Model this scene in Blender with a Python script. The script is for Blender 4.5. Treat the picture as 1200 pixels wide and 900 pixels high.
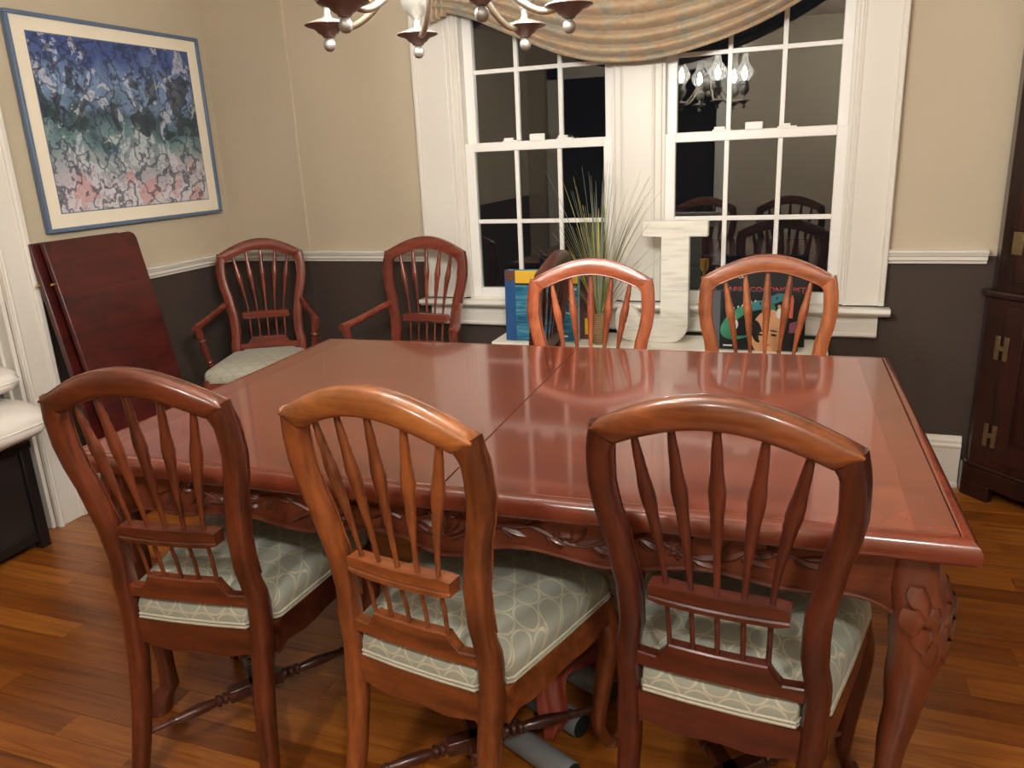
import bpy, math, random
from mathutils import Vector, Matrix
random.seed(7)
for o in list(bpy.data.objects): bpy.data.objects.remove(o, do_unlink=True)
SC = bpy.context.scene; COL = SC.collection
PI = math.pi; sin, cos = math.sin, math.cos

# ------------------------------------------------------------------ camera
cam = bpy.data.cameras.new('camera'); camo = bpy.data.objects.new('camera', cam); COL.objects.link(camo)
cam.sensor_width = 36; cam.lens = 918.19/1200*36; cam.clip_start = .02
def _camrot(yaw, pitch, roll):
    f = Vector((-sin(yaw)*cos(pitch), cos(yaw)*cos(pitch), -sin(pitch)))
    r = Vector((cos(yaw), sin(yaw), 0)); u = r.cross(f)
    r2 = cos(roll)*r + sin(roll)*u; u2 = -sin(roll)*r + cos(roll)*u
    return Matrix((r2, u2, -f)).transposed()
camo.matrix_world = Matrix.Translation((2.82474, -3.39658, 1.395)) @ _camrot(.3638916, .2879127, -.0469226).to_4x4()
SC.camera = camo
# ------------------------------------------------------------------ world: night
w = bpy.data.worlds.new('night'); SC.world = w; w.use_nodes = True
w.node_tree.nodes['Background'].inputs[0].default_value = (.55, .6, .75, 1)
w.node_tree.nodes['Background'].inputs[1].default_value = .012
SC.view_settings.view_transform = 'Standard'; SC.view_settings.look = 'None'
SC.view_settings.gamma = 1; SC.view_settings.use_curve_mapping = False
SC.view_settings.exposure = 0.0
BULB = 108.0          # emission strength of the chandelier bulbs
CEIL = 300.0          # emission strength of the flush ceiling lamp behind the camera

# ------------------------------------------------------------------ materials
def S(c):  # sRGB 0..255 -> linear
    return tuple(((v/255)/12.92 if v/255 <= .04045 else ((v/255+.055)/1.055)**2.4) for v in c) + (1,)
class NT:
    def __init__(s, name):
        s.m = bpy.data.materials.new(name); s.m.use_nodes = True; s.t = s.m.node_tree; s.n = s.t.nodes; s.l = s.t.links
        s.b = s.n['Principled BSDF']
    def node(s, t, **k):
        n = s.n.new(t)
        for a, v in k.items(): setattr(n, a, v)
        return n
    def link(s, a, b): s.l.new(a, b)
    def coords(s, scale=(1,1,1), kind='Object'):
        tc = s.node('ShaderNodeTexCoord'); mp = s.node('ShaderNodeMapping'); mp.inputs['Scale'].default_value = scale
        s.link(tc.outputs[kind], mp.inputs['Vector']); return mp.outputs[0]
    def noise(s, vec, scale, detail=4, rough=.55, dist=0):
        n = s.node('ShaderNodeTexNoise'); n.inputs['Scale'].default_value = scale; n.inputs['Detail'].default_value = detail
        n.inputs['Roughness'].default_value = rough; n.inputs['Distortion'].default_value = dist
        if vec is not None: s.link(vec, n.inputs['Vector'])
        return n.outputs['Fac']
    def ramp(s, fac, stops):
        r = s.node('ShaderNodeValToRGB'); e = r.color_ramp.elements
        while len(e) < len(stops): e.new(.5)
        for i, (p, c) in enumerate(stops): e[i].position = p; e[i].color = c
        s.link(fac, r.inputs[0]); return r.outputs[0]
    def math(s, op, a, b=None, c=None):
        n = s.node('ShaderNodeMath', operation=op)
        for i, v in enumerate((a, b, c)):
            if v is None: continue
            if isinstance(v, (int, float)): n.inputs[i].default_value = v
            else: s.link(v, n.inputs[i])
        return n.outputs[0]
    def mix(s, fac, a, b, mode='MIX'):
        n = s.node('ShaderNodeMix', data_type='RGBA', blend_type=mode)
        for i, v in ((0, fac), (6, a), (7, b)):
            if isinstance(v, (int, float)): n.inputs[i].default_value = v
            elif isinstance(v, tuple): n.inputs[i].default_value = v
            else: s.link(v, n.inputs[i])
        return n.outputs[2]
    def bump(s, h, strength=.2, dist=.002):
        b = s.node('ShaderNodeBump'); b.inputs['Strength'].default_value = strength; b.inputs['Distance'].default_value = dist
        s.link(h, b.inputs['Height']); s.link(b.outputs[0], s.b.inputs['Normal'])
    def col(s, c): s.link(c, s.b.inputs['Base Color'])
    def set(s, **k):
        for a, v in k.items(): s.b.inputs[a].default_value = v
M = {}
def plain(name, c, rough=.5, metal=0, var=.06, nscale=6, bump=0, coat=0):
    t = NT(name); c = S(c)
    v = t.coords(); n = t.noise(v, nscale)
    lo = tuple(x*(1-var) for x in c[:3])+(1,); hi = tuple(min(1, x*(1+var)) for x in c[:3])+(1,)
    t.col(t.ramp(n, [(.3, lo), (.7, hi)])); t.set(Roughness=rough, Metallic=metal)
    if coat: t.b.inputs['Coat Weight'].default_value = coat; t.b.inputs['Coat Roughness'].default_value = .08
    if bump: t.bump(t.noise(v, 60), bump)
    M[name] = t.m; return t.m
def wood(name, dark, light, rough=.3, axis='z', coat=.3, coatr=.12, scale=1.0, mott=.35):
    t = NT(name); k = 26*scale; l = 2.4*scale
    sc = {'x': (l, k, k), 'y': (k, l, k), 'z': (k, k, l)}[axis]
    v = t.coords(sc); oi = t.node('ShaderNodeObjectInfo')
    soft = name in ('table_top', 'table_edge'); g = t.noise(v, 1, 2.5 if soft else 6, .5 if soft else .65, .2 if soft else .6); v2 = t.coords((4, 4, 4)); b = t.noise(v2, 2.2, 4, .6, .8)
    f = t.math('ADD', t.math('MULTIPLY', g, 1-mott), t.math('MULTIPLY', b, mott))
    f = t.math('ADD', f, t.math('MULTIPLY', t.math('SUBTRACT', oi.outputs['Random'], .5), .12))
    d = S(dark); li = S(light); md = tuple((d[i]*.5+li[i]*.5) for i in range(3))+(1,)
    t.col(t.ramp(f, [(.22, d), (.5, md), (.78, li)] if soft else [(.36, d), (.5, md), (.63, li)]))
    t.set(Roughness=rough); t.b.inputs['Coat Weight'].default_value = coat; t.b.inputs['Coat Roughness'].default_value = coatr
    
    if not name.startswith('table_'): t.bump(g, .06, .001)
    M[name] = t.m; return t.m

plain('wall_tan', (190,177,154), .85, var=.03, nscale=1.5)
plain('wall_dark', (68,58,52), .75, var=.05, nscale=1.5)
M['wall_dark'].node_tree.nodes['Principled BSDF'].inputs['Specular IOR Level'].default_value = .25
plain('ceiling', (238,232,222), .9, var=.01)
plain('trim', (222,217,208), .42, var=.02, nscale=3)
plain('vinyl', (238,236,232), .35, var=.01)
plain('white_shelf', (232,226,212), .4, var=.02)
plain('pewter', (150,146,140), .42, .75, var=.12, nscale=30)
plain('pewter_dark', (110,92,86), .42, .45, var=.12, nscale=30)
plain('pewter_warm', (170,160,140), .36, .85, var=.1, nscale=20)
plain('brass', (190,150,80), .3, 1, var=.1, nscale=30)
plain('brass_old', (150,128,92), .42, .9, var=.15, nscale=60)
plain('black_paint', (20,18,18), .45, var=.1)
plain('gray_picture', (36,32,31), .4, var=.4, nscale=7)
plain('pillow_white', (222,216,208), .9, var=.04, nscale=10, bump=.15)
plain('frame_blue', (92,112,138), .35, var=.06)
plain('mat_cream', (236,226,206), .8, var=.02)
plain('book_blue', (38,78,128), .4, var=.12, nscale=12)
plain('book_brown', (92,52,44), .5, var=.15)
plain('paper', (228,220,200), .8)
plain('cover_black', (36,38,40), .3, var=.1)
plain('cover_grey', (92,94,98), .35, var=.06)
plain('yellow', (226,178,52), .4, var=.08)
plain('ink_red', (206,62,60), .5); plain('ink_white', (226,226,220), .5); plain('ink_green', (62,142,108), .45, var=.15, nscale=30)
plain('ink_teal', (60,120,130), .45, var=.15, nscale=30)
plain('ink_skin', (222,168,124), .45, var=.06, nscale=20); plain('ink_coral', (222,112,92), .45); plain('ink_mauve', (142,84,110), .45, var=.2, nscale=30)
plain('ink_dark', (30,24,24), .5)
plain('roll_grey', (120,124,128), .5, var=.06); plain('roll_cap', (26,36,34), .5)
plain('rust_cloth', (150,66,44), .6, var=.18, nscale=14)
plain('soil', (70,60,48), .9)
plain('dark_gap', (30,22,18), .9)

# chair / table woods
for ax in 'xz':
    wood('ch_red_'+ax, (54,23,13), (112,54,30), .30, ax)
    wood('ch_gold_'+ax, (96,52,24), (170,104,54), .30, ax)
    wood('ch_mid_'+ax, (52,20,13), (96,42,27), .30, ax)
    wood('ch_far_'+ax, (116,52,32), (180,98,62), .30, ax)
    wood('ch_far2_'+ax, (108,52,28), (172,98,56), .30, ax)
    wood('ch_arm_'+ax, (84,34,26), (136,64,46), .30, ax)
    wood('ch_brown_'+ax, (80,40,19), (148,82,42), .30, ax)
    wood('ch_dusk_'+ax, (56,26,22), (96,46,38), .32, ax)
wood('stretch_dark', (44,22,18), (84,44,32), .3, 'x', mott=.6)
wood('table_top', (94,37,21), (134,62,37), .24, 'x', coat=.7, coatr=.07, scale=.4, mott=.45)
wood('table_edge', (90,38,24), (128,60,38), .25, 'x', coat=.5, coatr=.12)
wood('table_apron', (74,34,21), (116,58,36), .38, 'x', coat=.08)
wood('table_leg', (66,30,18), (108,54,32), .34, 'z', coat=.3)
wood('leaf_wood', (46,12,11), (82,24,20), .34, 'y', coat=.3, coatr=.2, scale=.7)
wood('leaf_edge', (36,14,12), (64,26,20), .4, 'z')
wood('cabinet', (24,10,9), (52,22,15), .3, 'z', coat=.35)

def mk_floor():
    t = NT('floor_oak'); oi = t.node('ShaderNodeObjectInfo')
    tc = t.node('ShaderNodeTexCoord'); mp = t.node('ShaderNodeMapping'); mp.inputs['Scale'].default_value = (2.0, 34, 34)
    off = t.node('ShaderNodeCombineXYZ'); t.link(t.math('MULTIPLY', oi.outputs['Random'], 37.0), off.inputs[0]); t.link(t.math('MULTIPLY', oi.outputs['Random'], 91.0), off.inputs[1])
    t.link(off.outputs[0], mp.inputs['Location']); t.link(tc.outputs['Object'], mp.inputs['Vector'])
    g = t.noise(mp.outputs[0], 1, 6, .6, 1.2)
    c1 = t.ramp(g, [(.3, S((126,72,26))), (.5, S((166,106,42))), (.72, S((190,130,58)))])
    c2 = t.ramp(oi.outputs['Random'], [(0, S((182,156,138))), (.5, S((220,198,176))), (1, S((244,230,214)))])
    t.col(t.mix(1.0, c1, c2, 'MULTIPLY')); t.set(Roughness=.3); t.b.inputs['Coat Weight'].default_value = .25; t.b.inputs['Coat Roughness'].default_value = .2
    t.bump(g, .05, .001); M['floor_oak'] = t.m
mk_floor()
def mk_fabric(name, base, ring, cell=(.062, .1074), r=.0285):
    t = NT(name); tc = t.node('ShaderNodeTexCoord')
    wob = t.noise(tc.outputs['Object'], 9, 2); w2 = t.math('MULTIPLY', t.math('SUBTRACT', wob, .5), .012)
    sep = t.node('ShaderNodeSeparateXYZ'); t.link(tc.outputs['Object'], sep.inputs[0])
    X = t.math('ADD', sep.outputs[0], w2); Y = t.math('SUBTRACT', sep.outputs[1], w2)
    Y = t.math('SUBTRACT', Y, t.math('MULTIPLY', sep.outputs[2], 1.1))
    def lattice(ox, oy):
        px = t.math('MULTIPLY', t.math('SUBTRACT', t.math('FRACT', t.math('ADD', t.math('DIVIDE', X, cell[0]), ox+20)), .5), cell[0])
        py = t.math('MULTIPLY', t.math('SUBTRACT', t.math('FRACT', t.math('ADD', t.math('DIVIDE', Y, cell[1]), oy+20)), .5), cell[1])
        d = t.math('SQRT', t.math('ADD', t.math('MULTIPLY', px, px), t.math('MULTIPLY', py, py)))
        a = t.math('ABSOLUTE', t.math('SUBTRACT', d, r))
        return t.math('MULTIPLY', t.math('LESS_THAN', a, .0022), 1.0)
    f = t.math('MAXIMUM', lattice(0, 0), lattice(.5, .5))
    n = t.noise(tc.outputs['Object'], 420, 2); n2 = t.noise(tc.outputs['Object'], 60, 3)
    f = t.math('MULTIPLY', f, t.math('MULTIPLY_ADD', n2, 1.2, -.05))
    bs = t.mix(n, tuple(x*.86 for x in S(base)[:3])+(1,), tuple(min(1, x*1.12) for x in S(base)[:3])+(1,))
    t.col(t.mix(f, bs, S(ring))); t.set(Roughness=.62); t.b.inputs['Sheen Weight'].default_value = .15
    t.bump(t.math('ADD', n, f), .15, .0008); M[name] = t.m
mk_fabric('seat_fabric', (150,153,140), (204,196,168))
mk_fabric('seat_fabric_pale', (176,174,158), (140,134,116))
plain('piping', (176,174,156), .7, var=.08, nscale=80)

def mk_glass():
    t = NT('window_glass'); t.n.remove(t.b); out = t.n['Material Output']
    tr = t.node('ShaderNodeBsdfTransparent'); tr.inputs[0].default_value = (.8, .82, .8, 1)
    gl = t.node('ShaderNodeBsdfGlossy'); gl.inputs['Roughness'].default_value = .0; gl.inputs['Color'].default_value = (.95, .97, .95, 1)
    lw = t.node('ShaderNodeFresnel'); lw.inputs['IOR'].default_value = 1.5
    f = t.math('MULTIPLY', lw.outputs[0], 3.2)
    mx = t.node('ShaderNodeMixShader'); t.link(f, mx.inputs[0]); t.link(tr.outputs[0], mx.inputs[1]); t.link(gl.outputs[0], mx.inputs[2]); t.link(mx.outputs[0], out.inputs[0])
    M['window_glass'] = t.m
    t = NT('lamp_glass'); t.n.remove(t.b); out = t.n['Material Output']
    tr = t.node('ShaderNodeBsdfTransparent'); tr.inputs[0].default_value = (.95, .95, .93, 1)
    gl = t.node('ShaderNodeBsdfGlossy'); gl.inputs['Roughness'].default_value = .05
    tl = t.node('ShaderNodeBsdfTranslucent'); tl.inputs[0].default_value = (.95, .93, .88, 1)
    lw = t.node('ShaderNodeFresnel'); lw.inputs['IOR'].default_value = 1.45
    mx = t.node('ShaderNodeMixShader'); t.link(lw.outputs[0], mx.inputs[0]); t.link(tr.outputs[0], mx.inputs[1]); t.link(gl.outputs[0], mx.inputs[2])
    m2 = t.node('ShaderNodeMixShader'); m2.inputs[0].default_value = .2; t.link(mx.outputs[0], m2.inputs[1]); t.link(tl.outputs[0], m2.inputs[2]); t.link(m2.outputs[0], out.inputs[0])
    M['lamp_glass'] = t.m
mk_glass()
def emis(name, c, s):
    t = NT(name); t.n.remove(t.b); e = t.node('ShaderNodeEmission'); e.inputs[0].default_value = c; e.inputs[1].default_value = s
    t.link(e.outputs[0], t.n['Material Output'].inputs[0]); M[name] = t.m
emis('bulb', (1, .97, .92, 1), BULB*10); emis('ceil_globe', (1, .965, .91, 1), CEIL*.85); emis('ceil_globe_b', (1, .965, .91, 1), CEIL*1.1)
def mk_swag():
    t = NT('swag_fabric'); tc = t.node('ShaderNodeTexCoord')
    v = t.coords((1, 1, 1)); n = t.noise(v, 4.5, 5, .6, 2.2); n2 = t.noise(v, 26, 3, .6, 2.2)
    c = t.ramp(n, [(.34, S((116,122,118))), (.45, S((156,138,110))), (.55, S((160,124,90))), (.66, S((128,131,122)))])
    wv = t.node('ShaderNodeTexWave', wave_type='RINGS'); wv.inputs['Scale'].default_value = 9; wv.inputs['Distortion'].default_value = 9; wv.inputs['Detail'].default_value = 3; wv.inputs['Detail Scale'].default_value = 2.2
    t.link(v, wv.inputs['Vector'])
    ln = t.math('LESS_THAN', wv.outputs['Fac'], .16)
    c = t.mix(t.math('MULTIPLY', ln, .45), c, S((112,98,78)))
    t.col(t.mix(t.math('MULTIPLY', n2, .35), c, S((178,160,128)))); t.set(Roughness=.6); t.b.inputs['Sheen Weight'].default_value = .3
    M['swag_fabric'] = t.m
mk_swag()
def mk_art():   # abstract blue / green / pale brushwork, a generic stand-in
    t = NT('art_print'); tc = t.node('ShaderNodeTexCoord'); sep = t.node('ShaderNodeSeparateXYZ'); t.link(tc.outputs['Object'], sep.inputs[0])
    v = t.coords((1, 1, 1)); sw = t.noise(v, 4.5, 3, .5, 1.2); st = t.noise(v, 24, 3, .6, 2.0); big = t.noise(v, 6.5, 4, .6, 1.4)
    h = t.math('ADD', t.math('DIVIDE', sep.outputs[2], .68), t.math('MULTIPLY', t.math('SUBTRACT', sw, .5), .55))
    band = t.ramp(h, [(.02, S((206,202,208))), (.16, S((184,176,188))), (.30, S((150,160,166))), (.44, S((104,134,140))), (.56, S((62,86,96))), (.70, S((120,146,184))), (.92, S((62,84,142)))])
    lt = t.mix(t.math('MULTIPLY', t.math('GREATER_THAN', big, .56), .55), band, S((206,210,220)))
    dk = t.mix(t.math('MULTIPLY', t.math('LESS_THAN', st, .42), .5), lt, S((38,48,68)))
    bl = t.math('MULTIPLY', t.math('GREATER_THAN', t.noise(v, 8.5, 3, .5, .9), .535), t.math('MULTIPLY', t.math('GREATER_THAN', h, .46), t.math('LESS_THAN', h, .80)))
    dk = t.mix(t.math('MULTIPLY', bl, .8), dk, S((40,54,60)))
    pk = t.math('MULTIPLY', t.math('GREATER_THAN', t.noise(v, 10, 2, .5, .7), .57), t.math('LESS_THAN', h, .26))
    dk = t.mix(t.math('MULTIPLY', pk, .6), dk, S((196,140,140)))
    wv = t.node('ShaderNodeTexWave'); wv.inputs['Scale'].default_value = 7; wv.inputs['Distortion'].default_value = 12; wv.inputs['Detail'].default_value = 3; wv.inputs['Detail Scale'].default_value = 1.6; t.link(v, wv.inputs['Vector'])
    dk = t.mix(t.math('MULTIPLY', t.math('LESS_THAN', wv.outputs['Fac'], .10), .7), dk, S((34,44,70)))
    t.col(dk); t.set(Roughness=.35); t.b.inputs['Coat Weight'].default_value = .3; t.b.inputs['Coat Roughness'].default_value = .05
    M['art_print'] = t.m
mk_art()
def mk_sea():
    t = NT('cover_sea'); v = t.coords((3, 1, 22)); n = t.noise(v, 3, 4, .6, 1.0)
    t.col(t.ramp(n, [(.3, S((22,66,96))), (.5, S((44,116,146))), (.7, S((120,160,166)))])); t.set(Roughness=.35); M['cover_sea'] = t.m
mk_sea()
def mk_basket():
    t = NT('basket'); v = t.coords((1, 1, 1)); wv = t.node('ShaderNodeTexWave', bands_direction='Z'); wv.inputs['Scale'].default_value = 40; wv.inputs['Distortion'].default_value = 1.0
    t.link(v, wv.inputs['Vector']); t.col(t.ramp(wv.outputs['Fac'], [(.1, S((120,90,58))), (.6, S((184,152,108)))])); t.set(Roughness=.8); t.bump(wv.outputs['Fac'], .5, .003); M['basket'] = t.m
mk_basket()
def mk_jwood():
    t = NT('whitewash'); v = t.coords((5, 5, 60)); n = t.noise(v, 1, 4, .6, .4); n2 = t.noise(t.coords((14, 14, 9)), 1, 4, .7)
    c = t.ramp(n, [(.25, S((196,190,176))), (.5, S((226,222,210))), (1, S((234,230,220)))])
    t.col(t.mix(t.math('GREATER_THAN', n2, .70), c, S((176,140,120)))); t.set(Roughness=.6); t.bump(n, .25, .002); M['whitewash'] = t.m
mk_jwood()
plain('grass_grey', (126,134,120), .6, var=.2, nscale=20); plain('grass_green', (142,148,92), .6, var=.2, nscale=20); plain('grass_yellow', (206,192,96), .6, var=.12, nscale=20)

# ------------------------------------------------------------------ mesh helpers
class MB:
    def __init__(s): s.v = []; s.f = []
    def add(s, vs, fs):
        b = len(s.v); s.v += [tuple(v) for v in vs]; s.f += [tuple(i+b for i in f) for f in fs]; return s
    def box(s, x0, x1, y0, y1, z0, z1):
        return s.add([(x0,y0,z0),(x1,y0,z0),(x1,y1,z0),(x0,y1,z0),(x0,y0,z1),(x1,y0,z1),(x1,y1,z1),(x0,y1,z1)],
                     [(0,3,2,1),(4,5,6,7),(0,1,5,4),(1,2,6,5),(2,3,7,6),(3,0,4,7)])
    def loft(s, rings, closed=True, cap=True, loop=False):
        n = len(rings[0]); vs = [p for r in rings for p in r]; fs = []
        m = len(rings)
        for i in range(m if loop else m-1):
            for j in range(n if closed else n-1):
                a = i*n+j; b = i*n+(j+1) % n; i2 = (i+1) % m
                fs.append((a, b, i2*n+(j+1) % n, i2*n+j))
        if cap and closed and not loop: fs += [tuple(range(n))[::-1], tuple(range((m-1)*n, m*n))]
        return s.add(vs, fs)
    def lathe(s, prof, n=16, o=(0,0,0), axis=None):   # prof [(r,z)], axis vector
        a = Vector(axis).normalized() if axis else Vector((0,0,1)); u = a.orthogonal().normalized(); v = a.cross(u); o = Vector(o)
        return s.loft([[o+a*z+(u*cos(2*PI*k/n)+v*sin(2*PI*k/n))*max(r, 1e-4) for k in range(n)] for r, z in prof])
    def tube(s, path, rad, n=8, flat=None, loop=False):
        P = [Vector(p) for p in path]; R = rad if isinstance(rad, (list, tuple)) else [rad]*len(P); rings = []; prev = None
        for i, p in enumerate(P):
            if loop: d = P[(i+1) % len(P)]-P[i-1]
            else: d = P[min(i+1, len(P)-1)]-P[max(i-1, 0)]
            d.normalize()
            if flat: u = Vector(flat); u = (u-d*u.dot(d)).normalized()
            elif prev is None: u = d.orthogonal().normalized()
            else: u = (prev-d*prev.dot(d)).normalized()
            prev = u; v = d.cross(u); r = R[i]; ru, rv = r if isinstance(r, (list, tuple)) else (r, r)
            rings.append([p+u*ru*cos(2*PI*k/n)+v*rv*sin(2*PI*k/n) for k in range(n)])
        return s.loft(rings, loop=loop)
    def prism(s, poly, a, b, plane='xz'):  # poly 2D extruded along the third axis from a to b
        f = {'xz': lambda p, t: (p[0], t, p[1]), 'xy': lambda p, t: (p[0], p[1], t), 'yz': lambda p, t: (t, p[0], p[1])}[plane]
        return s.loft([[f(p, a) for p in poly], [f(p, b) for p in poly]])
    def xf(s, fn): s.v = [tuple(fn(v)) for v in s.v]; return s
    def build(s, name, mat, parent=None, ang=40, bevel=0, loc=None):
        me = bpy.data.meshes.new(name); me.from_pydata([tuple(v) for v in s.v], [], s.f); me.validate()
        import bmesh
        bm = bmesh.new(); bm.from_mesh(me); bmesh.ops.recalc_face_normals(bm, faces=bm.faces); bm.to_mesh(me); bm.free()
        for p in me.polygons: p.use_smooth = True
        me.set_sharp_from_angle(angle=math.radians(ang))
        me.materials.append(M[mat]); o = bpy.data.objects.new(name, me); COL.objects.link(o)
        if bevel:
            b = o.modifiers.new('bevel', 'BEVEL'); b.width = bevel; b.segments = 2; b.limit_method = 'ANGLE'; b.angle_limit = math.radians(40)
        if parent: o.parent = parent
        if loc: o.location = loc
        return o
def sup(k, n, a, b, e=2.6):   # superellipse point
    t = 2*PI*k/n; c, s_ = cos(t), sin(t)
    return a*math.copysign(abs(c)**(2/e), c), b*math.copysign(abs(s_)**(2/e), s_)
def interp(tab, x):
    if x <= tab[0][0]: return tab[0][1]
    for (a, u), (b, v) in zip(tab, tab[1:]):
        if x <= b:
            t = (x-a)/(b-a); t = t*t*(3-2*t); return u+(v-u)*t
    return tab[-1][1]
def catmull(pts, n=8):
    P = [Vector(p) for p in pts]; P = [P[0]*2-P[1]]+P+[P[-1]*2-P[-2]]; out = []
    for i in range(1, len(P)-2):
        for k in range(n):
            t = k/n; a, b, c, d = P[i-1:i+3]
            out.append(.5*((2*b)+(c-a)*t+(2*a-5*b+4*c-d)*t*t+(3*b-a-3*c+d)*t**3))
    out.append(P[-2]); return out
def thing(name, label, cat, loc=(0,0,0), rz=0, group=None):
    o = bpy.data.objects.new(name, None); COL.objects.link(o); o.location = loc; o.rotation_euler = (0,0,rz); o.empty_display_size = .1
    o['label'] = label; o['category'] = cat
    if group: o['group'] = group
    return o
def tag(o, label, cat, group=None):
    o['label'] = label; o['category'] = cat
    if group: o['group'] = group
    return o
def struct(o, label=None):
    o['kind'] = 'structure'
    if label: o['label'] = label
    return o
def sroot(name, label=None):
    o = bpy.data.objects.new(name, None); COL.objects.link(o); return struct(o, label)

# ------------------------------------------------------------------ the room
XR, YF, ZC = 4.10, -4.75, 2.46
def planks():
    root = sroot('floor', 'warm oak strip floor')
    MB().box(-1.6, XR+.1, YF-1.2, .1, -.06, -.012).build('subfloor', 'dark_gap', root)
    W = .083; rnd = random.Random(3); cells = []
    y = 0.0; lens = [.55, .75, .95, 1.2, 1.5]; shared = {}
    while y > YF:
        x = -.02-rnd.random()*.5
        while x < XR:
            L = rnd.choice(lens); cells.append((x, y, L)); x += L
        y -= W
    def vis(c):
        x, y, L = c; cx, cy = 2.82, -3.4; return ((x+L/2-cx)**2+(y-cy)**2) if y > -3.0 else 99+abs(y)
    cells.sort(key=vis); mesh = None
    for x, y, L in cells[:290]:
        if L not in shared:
            o = MB().box(0, L-.0012, -W+.0012, 0, -.012, 0).build('plank', 'floor_oak', root); shared[L] = o.data
        else:
            o = bpy.data.objects.new('plank', shared[L]); COL.objects.link(o); o.parent = root
        o.location = (x, y, 0)
    mb = MB()
    for x, y, L in cells[290:]: mb.box(x, x+L-.0012, y-W+.0012, y, -.012, 0)
    mb.box(-1.6, -.03, -2.6, -.9, -.012, 0)
    o = mb.build('planks_far', 'floor_oak', root); o['kind'] = 'stuff'
planks()
struct(MB().box(-1.6, XR+.1, YF-1.2, .12, ZC, ZC+.06).build('ceiling', 'ceiling'))
# window geometry (x ranges of openings, heights)
W1 = (1.345, 2.047); W2 = (2.245, 2.965); ZB, ZT = .735, 2.09; SPL = .938
def wall_back():
    r = sroot('wall_back', 'back wall, tan above the chair rail and dark brown below')
    mb = MB(); up = MB()
    mb.box(-.12, XR+.1, 0, .12, 0, ZB)                       # below the windows (dark)
    mb.box(-.12, W1[0], 0, .12, ZB, SPL).box(W1[1], W2[0], 0, .12, ZB, SPL).box(W2[1], XR+.1, 0, .12, ZB, SPL)
    up.box(-.12, W1[0], 0, .12, SPL, ZC).box(W1[1], W2[0], 0, .12, SPL, ZC).box(W2[1], XR+.1, 0, .12, SPL, ZC)
    up.box(W1[0], W1[1], 0, .12, ZT, ZC).box(W2[0], W2[1], 0, .12, ZT, ZC)
    mb.build('lower_wall', 'wall_dark', r); up.build('upper_wall', 'wall_tan', r)
wall_back()
DY0, DY1, DZ = -2.35, -1.315, 2.1    # doorway in the left wall
def wall_left():
    r = sroot('wall_left', 'left wall with the framed print and white doorway')
    MB().box(-.12, 0, DY1, 0, 0, SPL).box(-.12, 0, YF, DY0, 0, SPL).build('lower_wall', 'wall_dark', r)
    MB().box(-.12, 0, DY1, 0, SPL, ZC).box(-.12, 0, YF, DY0, SPL, ZC).box(-.12, 0, DY0, DY1, DZ, ZC).build('upper_wall', 'wall_tan', r)
wall_left()
r = sroot('wall_right'); MB().box(XR, XR+.1, YF, 0, 0, SPL).build('lower_wall', 'wall_dark', r); MB().box(XR, XR+.1, YF, 0, SPL, ZC).build('upper_wall', 'wall_tan', r)
# front wall (behind the camera) with a wide dark opening on the left
r = sroot('wall_front')
MB().box(1.98, XR+.1, YF-.1, YF, 0, ZC).box(-.12, .3, YF-.1, YF, 0, ZC).box(.3, 1.98, YF-.1, YF, 2.1, ZC).build('upper_wall', 'wall_tan', r)
struct(MB().box(1.94, 2.06, YF, YF+.02, 0, 2.2).box(.22, .34, YF, YF+.02, 0, 2.2).box(.22, 2.06, YF, YF+.02, 2.08, 2.2).build('trim_7', 'trim', bevel=.004), 'white casing of the opening behind the camera')
# the dim rooms beyond the two openings
struct(MB().box(-1.7, -1.6, -2.9, -.7, 0, ZC).box(-1.6, -.12, -2.9, -2.8, 0, ZC).box(-1.6, -.12, -.8, -.7, 0, ZC).build('wall_side_room', 'wall_tan'))
struct(MB().box(0, 2.3, YF-1.2, YF-1.1, 0, ZC).box(-.1, 0, YF-1.2, YF-.1, 0, ZC).box(2.3, 2.4, YF-1.2, YF-.1, 0, ZC).build('wall_hall', 'wall_dark'))

def moulding(prof, a, b, out, name, mat='trim', label=None):
    # prof: [(proud, z)] outline, swept from a to b (xy), out = outward direction
    a = Vector((a[0], a[1], 0)); b = Vector((b[0], b[1], 0)); o = Vector((out[0], out[1], 0))
    ring = lambda p: [p+o*d+Vector((0,0,z)) for d, z in prof]
    return struct(MB().loft([ring(a), ring(b)]).build(name, mat, ang=30), label)
RAIL = [(0,.910),(.010,.910),(.012,.920),(.020,.924),(.020,.938),(.026,.942),(.028,.950),(.032,.953),(.032,.963),(0,.963)]
BASE = [(0,0),(.030,0),(.030,.014),(.018,.02),(.018,.165),(.022,.17),(.022,.178),(.016,.184),(.016,.196),(.010,.206),(.008,.215),(0,.215)]
CX0, CX1 = 1.132, 3.130
moulding(RAIL, (0,0), (CX0,0), (0,-1), 'trim_1', label='white chair rail on the back wall between the corner and the window')
moulding(RAIL, (CX1,0), (3.47,0), (0,-1), 'trim_2', label='white chair rail on the back wall beside the cabinet')
moulding(RAIL, (0,DY1+.135), (0,0), (1,0), 'trim_3', label='white chair rail on the left wall under the framed print')
moulding(BASE, (0,0), (3.46,0), (0,-1), 'baseboard_back')
moulding(BASE, (0,DY1+.135), (0,0), (1,0), 'baseboard_left')
moulding(BASE, (XR,YF), (XR,-.7), (-1,0), 'baseboard_right')
moulding(BASE, (2.06,YF), (XR,YF), (0,1), 'baseboard_front')
# painted raceway running up the back wall
struct(MB().prism([(.446,0),(.449,-.006),(.473,-.006),(.476,0)], SPL+.03, ZC, 'xy').build('trim_4', 'wall_tan'), 'thin painted wire cover running up the tan wall')
struct(MB().prism([(.446,0),(.449,-.006),(.473,-.006),(.476,0)], .215, .91, 'xy').build('trim_5', 'wall_dark'), 'thin painted wire cover on the dark lower wall')
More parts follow.
